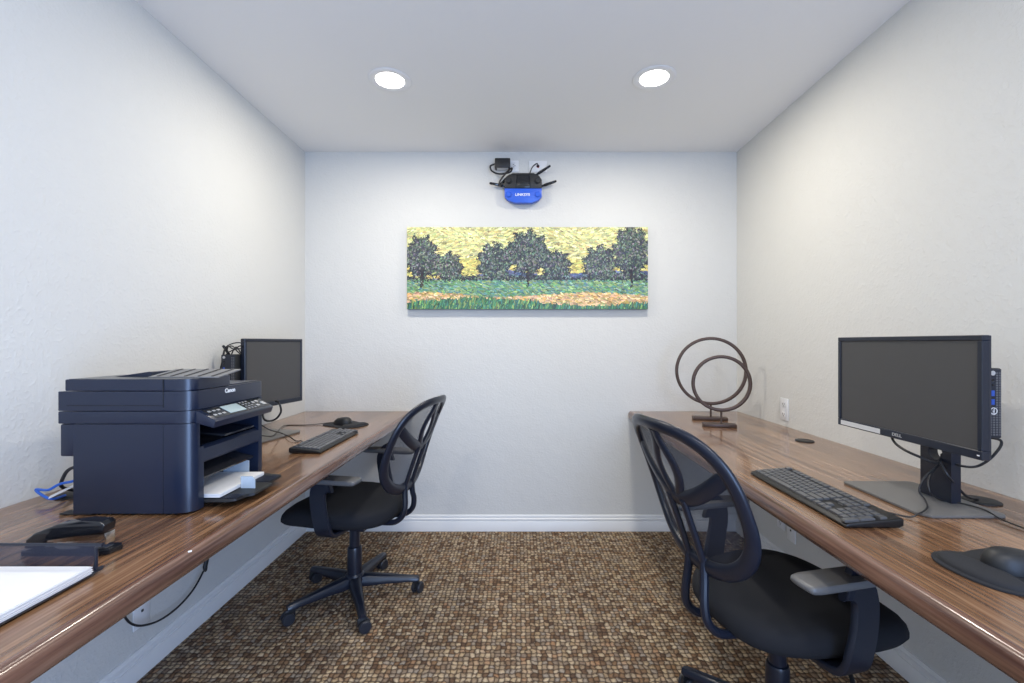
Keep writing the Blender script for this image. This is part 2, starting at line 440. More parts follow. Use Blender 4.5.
# ------------------------------------------------------------------ outlets and plates
def plate(origin, normal, horiz, kind, label, name='wall_outlet', cat='outlet', group=None):
    """duplex wall plate; local x = width, y = height, z = out of the wall"""
    n = Vector(normal); up = Vector((0, 0, 1)); side = up.cross(n)
    mt = frame_mtx(origin, side, up) if not horiz else frame_mtx(origin, up, -side)
    o = empty(name, origin, 0, label, cat, group)
    bm = box(B(), -.036, .036, -.058, .058, .0005, .006, .003, 2, mt)
    obj('cover_plate', bm, M_WHITE, o, world=True)
    if kind == 'duplex':
        for s in (-1, 1):
            f = obj('receptacle', box(B(), -.017, .017, s*.026-.016, s*.026+.016, .006, .008, .0015, 2, mt), M_WHITE, o, world=True)
            bm = B()
            for q in (-1, 1): box(bm, q*.007-.0015, q*.007+.0015, s*.026-.003, s*.026+.007, .0079, .0086, 0, 2, mt)
            box(bm, -.0025, .0025, s*.026-.011, s*.026-.006, .0079, .0086, 0, 2, mt)
            obj('slots', bm, M_SLOT, f, world=True)
    elif kind == 'jack':
        f = obj('jack', box(B(), -.0045, .0045, -.0045, .0045, .006, .009, .001, 2, mt), M_SLOT, o, world=True)
    elif kind == 'coax':
        obj('jack', lathe(B(), [(0, .006), (.008, .006), (.008, .014), (0, .014)], seg=16, mtx=mt), M_BLK_G, o, world=True)
        obj('indicator', lathe(B(), [(0, .006), (.010, .006), (.010, .0075), (0, .0075)], seg=16, mtx=mt), M_RED, o, world=True, label='red ring round the jack')
    return o
plate((XR, 2.400, .860), (-1, 0, 0), False, 'duplex', 'white outlet on the right wall just above the desk beside the ring sculptures')
plate((XR, 2.43, .275), (-1, 0, 0), False, 'duplex', 'white wall plate under the right desk, farther from the viewer and partly hidden')
plate((XR, 2.338, .245), (-1, 0, 0), False, 'jack', 'white data plate under the right desk, nearer and lower one')
plate((XL, 1.655, .235), (1, 0, 0), False, 'jack', 'white data plate low on the left wall beneath the desk')
plate((-.06, YB, 2.350), (0, -1, 0), True, 'duplex', 'white outlet behind the black power adapter near the ceiling')
plate((.122, YB, 2.348), (0, -1, 0), True, 'coax', 'white data plate with red jack above the router')

# ------------------------------------------------------------------ router and its adapter
def router():
    cx, zc = .0263, 2.190
    r = empty('wifi_router', (cx, YB, 2.06), 0, 'black and blue wireless router mounted high on the back wall', 'router')
    tilt = Matrix.Translation((cx, YB-.040, zc)) @ Matrix.Rotation(R(4), 4, 'X')
    # outline in (x, z); body depth along -y
    up = [(-.118, 0), (-.118, .052), (-.100, .078), (-.066, .094), (.066, .094), (.100, .078), (.118, .052), (.118, 0)]
    lo = [(-.118, -.002), (.118, -.002), (.118, -.052), (.100, -.074), (.055, -.092), (-.055, -.092), (-.100, -.074), (-.118, -.052)]
    obj('housing', prism(B(), up, -.022, .022, 'y', .004, 2, tilt), M_BLACK, r, world=True)
    obj('front_panel', prism(B(), lo, -.026, .022, 'y', .004, 2, tilt), M_BLUE, r, world=True, label='bright blue front section')
    obj('rear_shell', prism(B(), [(-.09, -.06), (.09, -.06), (.09, .07), (-.09, .07)], .0225, .038, 'y', 0, 2, tilt), M_BLACK, r, world=True)
    bm = B()
    prism(bm, [(-.048, .004), (.048, .004), (.042, .080), (-.042, .080)], -.025, -.0215, 'y', .0015, 2, tilt)
    hd = obj('vent_panel', bm, M_BLK_G, r, world=True)
    bm = B()
    for i in range(9): box(bm, -.036, .036, -.0262, -.0252, .012+i*.007, .0145+i*.007, 0, 2, tilt)
    obj('slot', bm, M_BLACK, hd, world=True)
    mx = Matrix.Rotation(R(90), 4, 'X')
    for px, pz in ((-.093, .046), (.093, .046), (-.093, -.040), (.093, -.040)):
        bm = lathe(B(), [(0, .022), (.016, .022), (.018, .026), (.018, .031), (.014, .034), (0, .034)], seg=20, mtx=tilt @ Matrix.Translation((px, 0, pz)) @ mx)
        obj('corner_foot', bm, M_BLUE if pz < 0 else M_BLACK, r, world=True)
    text('logo', 'LINKSYS', .022, tilt @ Matrix.Translation((-.004, -.0266, -.042)) @ mx, M_LOGO, r, bold=.02, sx=1.15)
    def antenna(a, b, name='antenna'):
        a, b = Vector(a), Vector(b); d = (b-a).normalized()
        bm = B(); tube(bm, [a, a+d*.018], .0065, 10)
        pts = [a+d*.014+(b-a-d*.014)*t for t in (0, .1, .5, .95, 1)]
        tube(bm, pts, .009, 10, rr=[.75, 1, .95, .8, .5], ry=.009)
        obj(name, bm, M_BLK_G, r, world=True)
    y = YB-.03
    antenna(at(505, 186.5, y=y), at(489.5, 183, y=y-.02))
    antenna(at(541, 186.5, y=y), at(556.5, 181, y=y-.02))
    antenna(at(536, 175, y=y+.01), at(550.5, 165.5, y=y-.02))
    antenna(at(510, 175, y=y+.01), at(500, 185, y=y+.012))
    return r
router()
ad = empty('power_adapter', (-.11, YB-.01, 2.33), 0, 'black power adapter plugged into the outlet near the ceiling', 'adapter')
obj('adapter_body', box(B(), -.153, -.055, YB-.062, YB-.0095, 2.318, 2.381, .006), M_BLACK, ad, world=True)
obj('rating_label', box(B(), -.140, -.068, YB-.056, YB-.016, 2.3168, 2.3176), M_LABEL, ad, world=True, label='pale label on the underside')
obj('cord', tube(B(), smoothpath([(-.150, YB-.04, 2.350), at(490.5, 166, y=2.89), at(492, 171, y=2.88), at(500, 174, y=2.87), at(510, 172, y=2.87), at(512, 168, y=2.87), at(507, 172, y=2.86), at(500, 181, y=2.87), at(500, 186, y=2.88), at(505, 179, y=2.888), (-.045, 2.885, 2.275)]), .0055), M_CABLE, ad, world=True)
solo('data_cable', tube(B(), smoothpath([(.122, YB-.012, 2.348), at(537, 163.5, y=2.89), at(532.5, 167, y=2.89), at(530, 173, y=2.885), (.068, 2.885, 2.278)]), .0034), M_CABLE, (.1, YB-.03, 2.3), 'short black data cable from the red jack down to the router', 'cable')

# ------------------------------------------------------------------ task chairs
BACK_Z = [.56]
def back_pt(s, t):
    """point on the backrest surface: s across, t up (0..1)"""
    b = .268+.135*t+.018*t*t-.055*(s/.23)**2
    return Vector((-b, s, BACK_Z[0]+.405*t))
def back_n(s, t):
    e = .01
    n = (back_pt(s+e, t)-back_pt(s-e, t)).cross(back_pt(s, t+e)-back_pt(s, t-e)).normalized()
    return n
def ring_pt(phi, k=1.0):
    c, s = math.cos(phi), math.sin(phi)
    ee = 2/3.0 if s > 0 else 2/2.25
    w = .222
    return (k*w*math.copysign(abs(c)**ee, c), .5+k*.5*math.copysign(abs(s)**ee, s))
def chair(name, loc, rz, base_rot, label, bz):
    BACK_Z[0] = bz
    c = empty(name, loc, rz, label, 'chair', 'black mesh task chairs')
    # seat cushion: lofted outlines
    def outline(k, z, drop):
        pts = []
        for i in range(56):
            a = 2*PI*i/56; ca, sa = math.cos(a), math.sin(a); e = 2/3.1
            x = .255*math.copysign(abs(ca)**e, ca)*k; y = .245*math.copysign(abs(sa)**e, sa)*k
            y *= 1-.10*max(0, -x/.235)
            zz = z-drop*max(0, x/.235)**3+.012*(y/.245)**2*(1 if drop else 0)-.010*max(0, -x/.235)**2
            pts.append(Vector((x+.038, y, zz)))
        return pts
    prof = [(.55, .396, 0), (.86, .398, .008), (.96, .408, .02), (1.0, .426, .03), (1.0, .442, .034), (.98, .458, .034), (.93, .469, .030), (.82, .478, .022), (.62, .483, .013), (.3, .4845, .0), (.02, .484, 0)]
    obj('seat', loft(B(), [outline(*p) for p in prof]), M_SEAT, c, sharp=60)
    bm = box(B(), -.13, .15, -.14, .14, .377, .395, .006)
    obj('seat_plate', bm, M_PLAST, c)
    # lift mechanism and column
    bm = box(B(), -.09, .09, -.055, .055, .345, .3765, .008); obj('tilt_mechanism', bm, M_BLACK, c)
    obj('lever', tube(B(), smoothpath([(.02, -.05, .362), (.03, -.14, .356), (.035, -.20, .352), (.02, -.225, .335)]), .006), M_BLACK, c)
    bm = lathe(B(), [(0, .105), (.034, .105), (.033, .235), (.030, .245), (.0245, .247), (.023, .344), (0, .344)], seg=28)
    obj('gas_lift', bm, M_PLAST, c)
    # five-star base with casters
    bm = lathe(B(), [(0, .055), (.030, .055), (.046, .068), (.048, .095), (.043, .112), (.036, .122), (.0345, .122), (.0345, .1045), (0, .1045)], seg=30)
    obj('hub', bm, M_PLAST, c)
    for k in range(5):
        mt = Matrix.Rotation(base_rot-rz+2*PI*k/5, 4, 'Z')
        bm = B(); rings = []
        for x, w, zt, zb in ((.030, .030, .112, .066), (.06, .027, .112, .064), (.16, .0215, .100, .066), (.25, .018, .088, .064), (.287, .0175, .083, .062), (.300, .014, .079, .064)):
            rg_ = [(-w, zb), (-w*1.02, zb+.004), (-w*.80, zt-.006), (-w*.5, zt), (w*.5, zt), (w*.80, zt-.006), (w*1.02, zb+.004), (w, zb)]
            rings.append([mt @ Vector((x, a, b)) for a, b in rg_])
        leg = obj('base_leg', loft(bm, rings), M_PLAST, c, sharp=42)
        sw = mt @ Matrix.Translation((.288, 0, 0)) @ Matrix.Rotation(1.1+k*1.7, 4, 'Z')
        cs = B(); box(cs, -.022, .020, -.0055, .0055, .026, .0615, .004, 2, sw)
        ca = obj('caster', cs, M_BLACK, leg)
        for s in (-1, 1):
            mx = sw @ Matrix.Translation((.008, s*.0065, .0262)) @ Matrix.Rotation(-s*PI/2, 4, 'X')
            lathe_b = lathe(B(), [(0, 0), (.024, 0), (.026, .003), (.026, .012), (.022, .0165), (.012, .0175), (0, .016)], seg=22, mtx=mx)
            obj('wheel', lathe_b, M_WHEEL, leg)
    # backrest frame
    n = 72; ph = [2*PI*i/n for i in range(n)]
    st = [ring_pt(p) for p in ph]; pts = [back_pt(*q) for q in st]; ups = [back_n(*q) for q in st]
    rr = [1.0+.35*max(0, -math.sin(p)) for p in ph]
    bf = obj('backrest_frame', tube(B(), pts, .019, 12, True, ups, .011, rr), M_PLAST, c, sharp=60)
    # curved cross band
    rib = lambda t: .008+.036*math.sin(PI*min(1, max(0, (.90-t)/.43)))**1.2
    band = lambda s: .47+.31*(abs(s)/.216)**1.6
    q = [(s, band(s)) for s in [i*.216/9 for i in range(-9, 10)]]
    obj('cross_band', tube(B(), [back_pt(*a) for a in q], .0215, 10, False, [back_n(*a) for a in q], .008, [1+.15*(1-abs(a[0])/.2) if abs(a[0]) < .2 else .5 for a in q]), M_PLAST, bf)
    for s in (-1, 1):
        q = [(s*rib(.96-.47*k/10), .96-.47*k/10) for k in range(11)]
        obj('rib', tube(B(), [back_pt(*a) for a in q], .018, 10, False, [back_n(*a) for a in q], .007), M_PLAST, bf)
        q = [(s*.034, .48-.47*k/8) for k in range(9)]
        off = lambda a: back_pt(*a)+Vector((-.006, 0, 0))
        obj('spine_bar', tube(B(), [off(a) for a in q], .0125, 10, False, [back_n(*a) for a in q], .009), M_PLAST, bf)
        b0 = back_pt(s*.034, .02)
        path = smoothpath([b0+Vector((-.006, 0, .02)), b0+Vector((-.008, s*.004, -.04)), (-.282, s*.045, .480), (-.275, s*.05, .436), (-.245, s*.052, .404), (-.20, s*.05, .392), (-.10, s*.045, .388)], 5)
        obj('back_support_tube', tube(B(), path, .0125, 10), M_PLAST, c)
    # net panels (two upper, one lower), each following the curved back
    def net(test, nm):
        bm = B(); NS, NT = 44, 44; V = {}
        for i in range(NS+1):
            for j in range(NT+1):
                s = -.215+.43*i/NS; t = j/NT
                # inside the ring?
                s0, t0 = s/.218, (t-.5)/.49
                if abs(s0)**(3.0 if t0 > 0 else 2.25)+abs(t0)**(3.0 if t0 > 0 else 2.25) <= 1.0 and test(s, t): V[i, j] = bm.verts.new(back_pt(s, t)+Vector((.004, 0, 0)))
        for i in range(NS):
            for j in range(NT):
                k = [(i, j), (i+1, j), (i+1, j+1), (i, j+1)]
                if all(a in V for a in k): bm.faces.new([V[a] for a in k])
        for v in list(bm.verts):
            if not v.link_faces: bm.verts.remove(v)
        obj(nm, bm, M_NET, bf)
    net(lambda s, t: t <= band(s)+.01, 'net_panel')
    net(lambda s, t: s > 0 and t > band(s)-.01 and s > rib(t)-.006, 'net_panel')
    net(lambda s, t: s < 0 and t > band(s)-.01 and -s > rib(t)-.006, 'net_panel')
    # arm rests
    for s in (-1, 1):
        Y = s*.268
        pr = []
        # post: broad plate that flares into the pad; swept up from under the seat
        cl = smoothpath([(-.028, s*.13, .386), (-.028, s*.235, .398), (-.024, Y-s*.002, .422), (-.018, Y+s*.006, .46), (-.006, Y+s*.008, .52), (.000, Y+s*.004, .585), (-.02, Y, .622), (-.05, Y, .636)], 4)
        w = [.030, .034, .038, .038, .036, .036, .044, .050]
        wid = [w[0]+(w[-1]-w[0])*0 for _ in cl]
        for i in range(len(cl)):
            f = i/(len(cl)-1)*(len(w)-1); k = min(int(f), len(w)-2); wid[i] = w[k]+(w[k+1]-w[k])*(f-k)
        ups = [Vector((1, 0, 0)) if i < len(cl)-9 else Vector((1, 0, .0)).lerp(Vector((.6, 0, 1)), (i-len(cl)+9)/9) for i in range(len(cl))]
        arm = obj('armrest', tube(B(), cl, .011, 12, False, ups, 1.0, None) if False else sweep_plate(cl, wid, s), M_PLAST, c, sharp=50)
        ol = [(.105, -.020), (.110, .0), (.105, .020), (.07, .032), (.0, .036), (-.14, .037), (-.178, .035), (-.190, .024), (-.190, -.024), (-.178, -.035), (-.14, -.037), (.0, -.036), (.07, -.032)]
        ol = [(a+0.005, Y+b) for a, b in ol]
        ol2 = smoothpath([Vector((a, b, 0)) for a, b in ol], 3, True)
        def rg2(k, z): return [Vector((.0+(p.x)*k, Y+(p.y-Y)*k, z+(.006*(p.x/.12)**2 if p.x > 0 else 0)*-1)) for p in ol2]
        obj('arm_pad', loft(B(), [rg2(.85, .630), rg2(.97, .633), rg2(1, .640), rg2(.99, .647), rg2(.95, .6505), rg2(.5, .6515)]), M_PAD, arm, sharp=60, label='grey arm pad')
    return c
def sweep_plate(cl, wid, s):
    """plate section (long side along x, thin side along y/normal) swept along cl"""
    bm = B(); rings = []
    n = len(cl)
    for i, p in enumerate(cl):
        a = cl[max(i-1, 0)]; b = cl[min(i+1, n-1)]; t = (b-a).normalized()
        ax = Vector((1, 0, 0)); ax = (ax-t*ax.dot(t))
        if ax.length < .35: ax = Vector((.2, 0, 1)); ax = ax-t*ax.dot(t)
        ax.normalize(); nn = t.cross(ax).normalized()
        if i > 0:
            pa = rings_ax[0]
            if pa.dot(ax) < 0: ax = -ax
        rings_ax = (ax,)
        w = wid[i]; h = .0095
        sec = [(-w, -h*.4), (-w*.9, -h), (w*.9, -h), (w, -h*.4), (w, h*.4), (w*.9, h), (-w*.9, h), (-w, h*.4)]
        rings.append([p+ax*u+nn*v for u, v in sec])
    return loft(bm, rings)
chair('task_chair', (-.781, 2.158, 0), R(168), R(8), 'black mesh-back task chair at the left desk beyond the printer', .546)
chair('task_chair', (.780, 1.370, 0), R(13), R(-10.5), 'black mesh-back task chair at the right desk, nearest the viewer', .580)

# ------------------------------------------------------------------ monitors
def monitor(loc, rz, W, H, zb, label, base, cy, thick=.05):
    """local: screen faces -x... +x is the back; y along the width; origin on the desk below the panel centre"""
    m = empty('computer_monitor', loc, rz, label, 'monitor')
    b, bb = .013, .022
    bm = B()
    fr = [(-W/2, W/2, zb, zb+bb), (-W/2, W/2, zb+H-b, zb+H), (-W/2, -W/2+b, zb+bb, zb+H-b), (W/2-b, W/2, zb+bb, zb+H-b)]
    for y0, y1, z0, z1 in fr: box(bm, -.008, .010, y0, y1, z0, z1, .0015, 1)
    obj('bezel', bm, M_PLAST, m)
    obj('screen', box(B(), -.0045, .004, -W/2+b-.001, W/2-b+.001, zb+bb-.001, zb+H-b+.001), M_SCREEN, m)
    def rr_(k, x): return [Vector((x, y, z)) for y, z in ((-W/2*k, zb+H/2-H/2*k), (W/2*k, zb+H/2-H/2*k), (W/2*k, zb+H/2+H/2*k), (-W/2*k, zb+H/2+H/2*k))]
    obj('back_shell', loft(B(), [rr_(.995, .0101), rr_(.99, .016), rr_(.80, .030), rr_(.55, .036), rr_(.5, thick-.004)]), M_PLAST, m)
    # stand: column with cable hole, flat base
    cx0 = .058
    cw = .047
    hz = .135
    pts = [(-cw, .006), (cw, .006), (cw, zb-.0+.10), (-cw, zb+.10)]
    # column with a real round hole
    bm = B(); n = 24; zt = zb+.09
    for x in (cx0, cx0+.038):
        pass
    hole = [(.021*math.cos(2*PI*i/n), hz+.021*math.sin(2*PI*i/n)) for i in range(n)]
    def outer(i):
        a = 2*PI*i/n; c_, s_ = math.cos(a), math.sin(a)
        k = min(cw/abs(c_) if abs(c_) > 1e-6 else 9, (zt-hz if s_ > 0 else hz-.008)/abs(s_) if abs(s_) > 1e-6 else 9)
        return (c_*k, hz+s_*k)
    out = [outer(i) for i in range(n)]
    # insert true corners
    oc = sorted([(math.atan2(z-hz, y) % (2*PI), y, z) for y, z in out]+[(math.atan2(z-hz, y) % (2*PI), y, z) for y, z in ((cw, zt), (-cw, zt), (-cw, .008), (cw, .008))])
    ho = [(.021*math.cos(a), hz+.021*math.sin(a)) for a, _, _ in oc]; ou = [(y, z) for _, y, z in oc]; k = len(oc)
    V = {}
    for xi, x in enumerate((cx0, cx0+.026)):
        V[xi] = ([bm.verts.new((x, *p)) for p in ho], [bm.verts.new((x, *p)) for p in ou])
    for i in range(k):
        j = (i+1) % k
        for xi in (0, 1): bm.faces.new((V[xi][0][i], V[xi][0][j], V[xi][1][j], V[xi][1][i]))
        bm.faces.new((V[0][0][i], V[0][0][j], V[1][0][j], V[1][0][i])); bm.faces.new((V[0][1][i], V[0][1][j], V[1][1][j], V[1][1][i]))
    bmesh.ops.remove_doubles(bm, verts=bm.verts, dist=1e-5)
    bmesh.ops.translate(bm, vec=(0, cy, 0), verts=bm.verts)
    obj('stand_column', bm, M_PLAST, m)
    obj('mount_arm', box(B(), .044, cx0-.0005, cy-.045, cy+.045, zb+.04, zb+.10, .003), M_BLACK, m)
    x0, x1, y0, y1 = base
    cr = .012
    bpts = [(x0+.02, y0), (x1-cr, y0), (x1, y0+cr), (x1, y1-cr), (x1-cr, y1), (x0+.006, y1), (x0, y1-.006), (x0+.0, y0+.03)]
    obj('stand_base', prism(B(), bpts, .0005, .008, 'z', .002), M_STAND, m, label='flat grey stand base')
    return m
ZB = .94-DT
mr = monitor((1.104, 1.3175, DT), 0, .487, .298, ZB-.009, 'wide black monitor on the right desk behind the long keyboard', (-.090, .125, -.182, .106), -.050)
FM = frame_mtx((1.0952, 1.285, .9485), (0, -1, 0), (0, 0, 1))
text('logo', 'DELL', .012, frame_mtx((1.0955, 1.317, .9425), (0, -1, 0), (0, 0, 1)), M_LOGO2, mr, bold=.02, sx=1.25)
obj('sticker', box(B(), 1.0952, 1.0958, 1.378, 1.545, .9345, .949), M_LABEL, mr, world=True, label='silver label strip along the lower bezel')
obj('power_light', box(B(), 1.0950, 1.0958, 1.080, 1.086, .940, .943), M_WHITE, mr, world=True)
ang = math.atan2(-.081, .38)
ml = monitor((-1.2055, 2.24, DT), PI-math.atan2(.081, .38), .385, .328, 1.21+(343-404)*2.2/454-DT-.012, 'squarish black monitor on the left desk behind the printer', (-.132, .085, -.04, .31), .10)

# mini PCs clipped behind the monitors
def mini_pc(x0, x1, y0, y1, z0, z1, label):
    p = empty('mini_computer', ((x0+x1)/2, (y0+y1)/2, z0), 0, label, 'computer', None)
    obj('case', box(B(), x0, x1, y0, y1, z0, z1, .0025), M_BLACK, p, world=True)
    f = obj('front_plate', box(B(), x0+.002, x1-.002, y0-.003, y0-.0003, z0+.002, z1-.002, .001), M_PLAST, p, world=True)
    bm = B(); rws = 26
    for i in range(rws):
        z = z0+.008+i*(z1-z0-.016)/rws
        for k in range(5 if i < 11 else 2):
            xx = x1-.006-k*(.0075)
            if xx < x0+.003: break
            box(bm, xx-.0024, xx+.0024, y0-.0036, y0-.0029, z, z+.0042)
    obj('vent_grille', bm, mat('vent_grey', (.12, .12, .125), .5), f, world=True)
    zz = z1-.02
    bm = lathe(B(), [(0, 0), (.006, 0), (.006, .001), (0, .001)], seg=16, mtx=frame_mtx((x0+.014, y0-.003, zz+.008), (1, 0, 0), (0, 0, 1)))
    obj('power_button', bm, M_LOGO2, f, world=True)
    for i in range(2): obj('audio_jack', lathe(B(), [(0, 0), (.003, 0), (.003, .001), (0, .001)], seg=12, mtx=frame_mtx((x0+.014, y0-.003, zz-.010-.012*i), (1, 0, 0), (0, 0, 1))), M_BLK_G, f, world=True)
    for i in range(2): obj('usb_port', box(B(), x0+.010, x0+.018, y0-.004, y0-.0028, zz-.050-.022*i, zz-.036-.022*i), M_USB, f, world=True, label='blue usb port')
    # round badge with the maker's mark
    lg = frame_mtx((x0+.016, y0-.003, zz-.088), (1, 0, 0), (0, 0, 1))
    bd = obj('badge', lathe(B(), [(.0075, 0), (.009, 0), (.009, .001), (.0075, .001), (.0075, 0)], seg=24, mtx=lg), M_LOGO, f, world=True)
    text('logo', 'DELL', .0062, lg @ Matrix.Rotation(R(90), 4, 'Z') @ Matrix.Translation((0, 0, .0006)), M_LOGO, bd, sx=1.0)
    return p
mini_pc(1.183, 1.221, 1.150, 1.330, .968, 1.146, 'small black computer clipped behind the right monitor')
obj_mount = obj('mount_bracket', box(B(), .0465, .0785, -.02, .01, .26, .34), M_BLACK, mr)
mini_pc(-1.325, -1.262, 2.02, 2.19, .965, 1.158, 'small black computer behind the left monitor with cables above')

# ------------------------------------------------------------------ keyboards
def keyboard(loc, rz, label):
    """local: user at -x... +x is the far row; y runs along the length, left end at +y"""
    k = empty('keyboard', loc, rz, label, 'keyboard')
    D, W = .139, .446
    sl = lambda x: .012+.012*(x/D)                 # top surface height
    pr = [(0, .003), (.006, .0015), (D-.01, .0015), (D, .006), (D, sl(D)-.003), (D-.004, sl(D)), (.010, sl(.01)), (.003, sl(0)-.003), (0, .007)]
    bm = prism(B(), [(a, b) for a, b in pr], -W/2, W/2, 'y', .004, 3)
    obj('case', bm, mat('keyboard_case', (.006, .006, .007), .45), k, sharp=45)
    meshes = {}
    def key(row, pos, wid, tall=1.0, x_=None):
        u = .0192
        x0 = D-.013-row*u*.965-(.004 if row > 0 else 0)
        y0 = W/2-.011-pos*u
        kk = (round(wid, 2), tall)
        cy = y0-wid*u/2; cx = x0-u/2*(2*tall-1 if tall > 1 else 1)
        if kk not in meshes:
            a, b = u*tall/2-.0015, wid*u/2-.0015
            bm = loft(B(), [[Vector((-a, -b, 0)), Vector((a, -b, 0)), Vector((a, b, 0)), Vector((-a, b, 0))],
                            [Vector((-a, -b, .003)), Vector((a, -b, .003)), Vector((a, b, .003)), Vector((-a, b, .003))],
                            [Vector((-a*.86, -b+.0014, .0058)), Vector((a*.86, -b+.0014, .0058)), Vector((a*.86, b-.0014, .0058)), Vector((-a*.86, b-.0014, .0058))]])
            o = obj('key', bm, M_KEY, k); meshes[kk] = o
        else:
            o = meshes[kk].copy(); COL.objects.link(o); o.parent = k
        o.location = (cx, cy, sl(cx)); o.rotation_euler = (0, -math.atan(.012/D), 0)
    def run(row, pos, ws):
        for w in ws: key(row, pos, w); pos += w
    for g in (0, 2, 6.5, 11): run(0, g, [1]*(1 if g == 0 else 4))
    run(0, 15.25, [1]*3)
    run(1, 0, [1]*13+[2]); run(1, 15.25, [1]*3); run(1, 18.5, [1]*4)
    run(2, 0, [1.5]+[1]*12+[1.5]); run(2, 15.25, [1]*3); run(2, 18.5, [1]*3)
    run(3, 0, [1.75]+[1]*11+[2.25]); run(3, 18.5, [1]*3)
    run(4, 0, [2.25]+[1]*10+[2.75]); run(4, 16.25, [1]); run(4, 18.5, [1]*3)
    run(5, 0, [1.25, 1.25, 1.25, 6.25, 1.25, 2.5, 1.25]); run(5, 15.25, [1]*3); run(5, 18.5, [2, 1])
    key(2, 21.5, 1, 2.0); key(4, 21.5, 1, 2.0)
    text('logo', 'DELL', .0085, Matrix.Translation((D-.070, W/2-.011-16.75*.0192, sl(D-.070)+.0006)) @ Matrix.Rotation(R(-90), 4, 'Z'), M_LOGO2, k, world=False, ext=.0003)
    return k
KR = (.774, 1.298, DT)
keyboard(KR, R(0), 'long black keyboard on the right desk in front of the wide monitor')
kl = keyboard((-.784, 2.005, DT), R(180-1), 'black keyboard on the left desk beyond the printer')
kl.scale = (.92, .92, 1)

# ------------------------------------------------------------------ mouse pads and mice
def mouse_pad(loc, rz, label):
    """local: wrist rest at -x, pad towards +x"""
    ctl = [(-.115, 0), (-.108, .055), (-.080, .092), (-.040, .098), (-.012, .088), (.020, .095), (.075, .098), (.108, .075), (.120, 0), (.108, -.075), (.075, -.098), (.020, -.095), (-.012, -.088), (-.040, -.098), (-.080, -.092), (-.108, -.055)]
    ol = smoothpath([Vector((a, b, 0)) for a, b in ctl], 4, True)
    o = empty('mouse_pad', loc, rz, label, 'mouse pad')
    obj('pad', loft(B(), [[Vector((p.x*k, p.y*k*.88, z)) for p in ol] for k, z in ((.99, .0005), (1, .002), (.995, .0045), (.98, .005))]), M_PADCL, o, sharp=50)
    bm = B(); R1 = []
    for k, z in ((1.0, .0051), (.97, .010), (.88, .0130), (.7, .0145), (.4, .015), (.02, .0152)):
        R1.append([Vector((-.070+.036*k*math.cos(a), .074*k*math.sin(a), z)) for a in [2*PI*i/40 for i in range(40)]])
    obj('wrist_rest', loft(bm, R1), M_PADCL, o, sharp=60)
    return o
def mouse(loc, rz, label):
    """local +x is the front of the mouse"""
    o = empty('computer_mouse', loc, rz, label, 'mouse')
    bm = B(); L, Wd, H = .060, .033, .037
    NU, NV = 28, 12; rings = []
    for j in range(NV+1):
        f = j/NV; zf = math.sin(f*PI/2)
        k = math.cos(f*PI/2)**.55 if f < 1 else .02
        ring = []
        for i in range(NU):
            a = 2*PI*i/NU; ca, sa = math.cos(a), math.sin(a)
            x = L*math.copysign(abs(ca)**.85, ca)*k; y = Wd*math.copysign(abs(sa)**.85, sa)*k*(1-.08*ca)
            ring.append(Vector((x-.004*zf, y, .001+H*zf*(1-.16*(x/L)-.20*max(0, x/L)**2))))
        rings.append(ring)
    obj('shell', loft(bm, rings), M_BLACK, o, sharp=60)
    mx = Matrix.Translation((.034, 0, .0235)) @ Matrix.Rotation(PI/2, 4, 'X')
    obj('scroll_wheel', lathe(B(), [(0, -.0035), (.007, -.0035), (.0085, -.001), (.0085, .001), (.007, .0035), (0, .0035)], seg=20, mtx=mx), M_WHEEL, o)
    return o
mouse_pad((.946, .872, DT), R(6), 'black mouse pad with wrist rest on the right desk')
mouse((.958, .868, DT+.0055), R(-8), 'black mouse on the pad on the right desk')
mouse_pad((-.925, 2.435, DT), R(180-35), 'black mouse pad with wrist rest on the left desk near the back wall')
mouse((-.945, 2.43, DT+.0055), R(150), 'black mouse on the pad on the left desk')

# ------------------------------------------------------------------ ring sculptures
def ring_sculpture(x, y, r, zc, bw, rz, label, sx=0):
    o = empty('ring_sculpture', (x, y, DT), rz, label, 'sculpture', 'bronze ring sculptures')
    obj('base', box(B(), -bw/2, bw/2, -.028, .028, .0005, .018, .002), M_BRONZE, o)
    obj('stem', lathe(B(), [(0, .0181), (.0065, .0181), (.0055, .022), (.0055, zc-r-.0085-DT), (0, zc-r-.0085-DT)], c=(sx, 0, 0), seg=16), M_BRONZE, o)
    n = 96; pts = [Vector((sx+r*math.cos(2*PI*i/n), 0, zc-DT+r*math.sin(2*PI*i/n))) for i in range(n)]
    bm = B(); rings = []
    for p in pts:
        d = (p-Vector((sx, 0, zc-DT))).normalized(); w, h = .0085, .0085
        rings.append([p+d*a+Vector((0, b, 0)) for a, b in ((-w, -h*.8), (-w*.8, -h), (w*.8, -h), (w, -h*.8), (w, h*.8), (w*.8, h), (-w*.8, h), (-w, h*.8))])
    L = [[bm.verts.new(v) for v in q] for q in rings]
    for i in range(n):
        A, C = L[i], L[(i+1) % n]
        for j in range(8): bm.faces.new((A[j], A[(j+1) % 8], C[(j+1) % 8], C[j]))
    obj('ring', bm, M_BRONZE, o, sharp=60)
    return o
ring_sculpture(1.092, 2.60, .186, 1.050, .185, R(-12), 'larger bronze ring sculpture standing behind the smaller one', .006)
ring_sculpture(1.052, 2.385, .140, .998, .162, R(-12), 'smaller bronze ring sculpture standing in front of the larger one', .010)

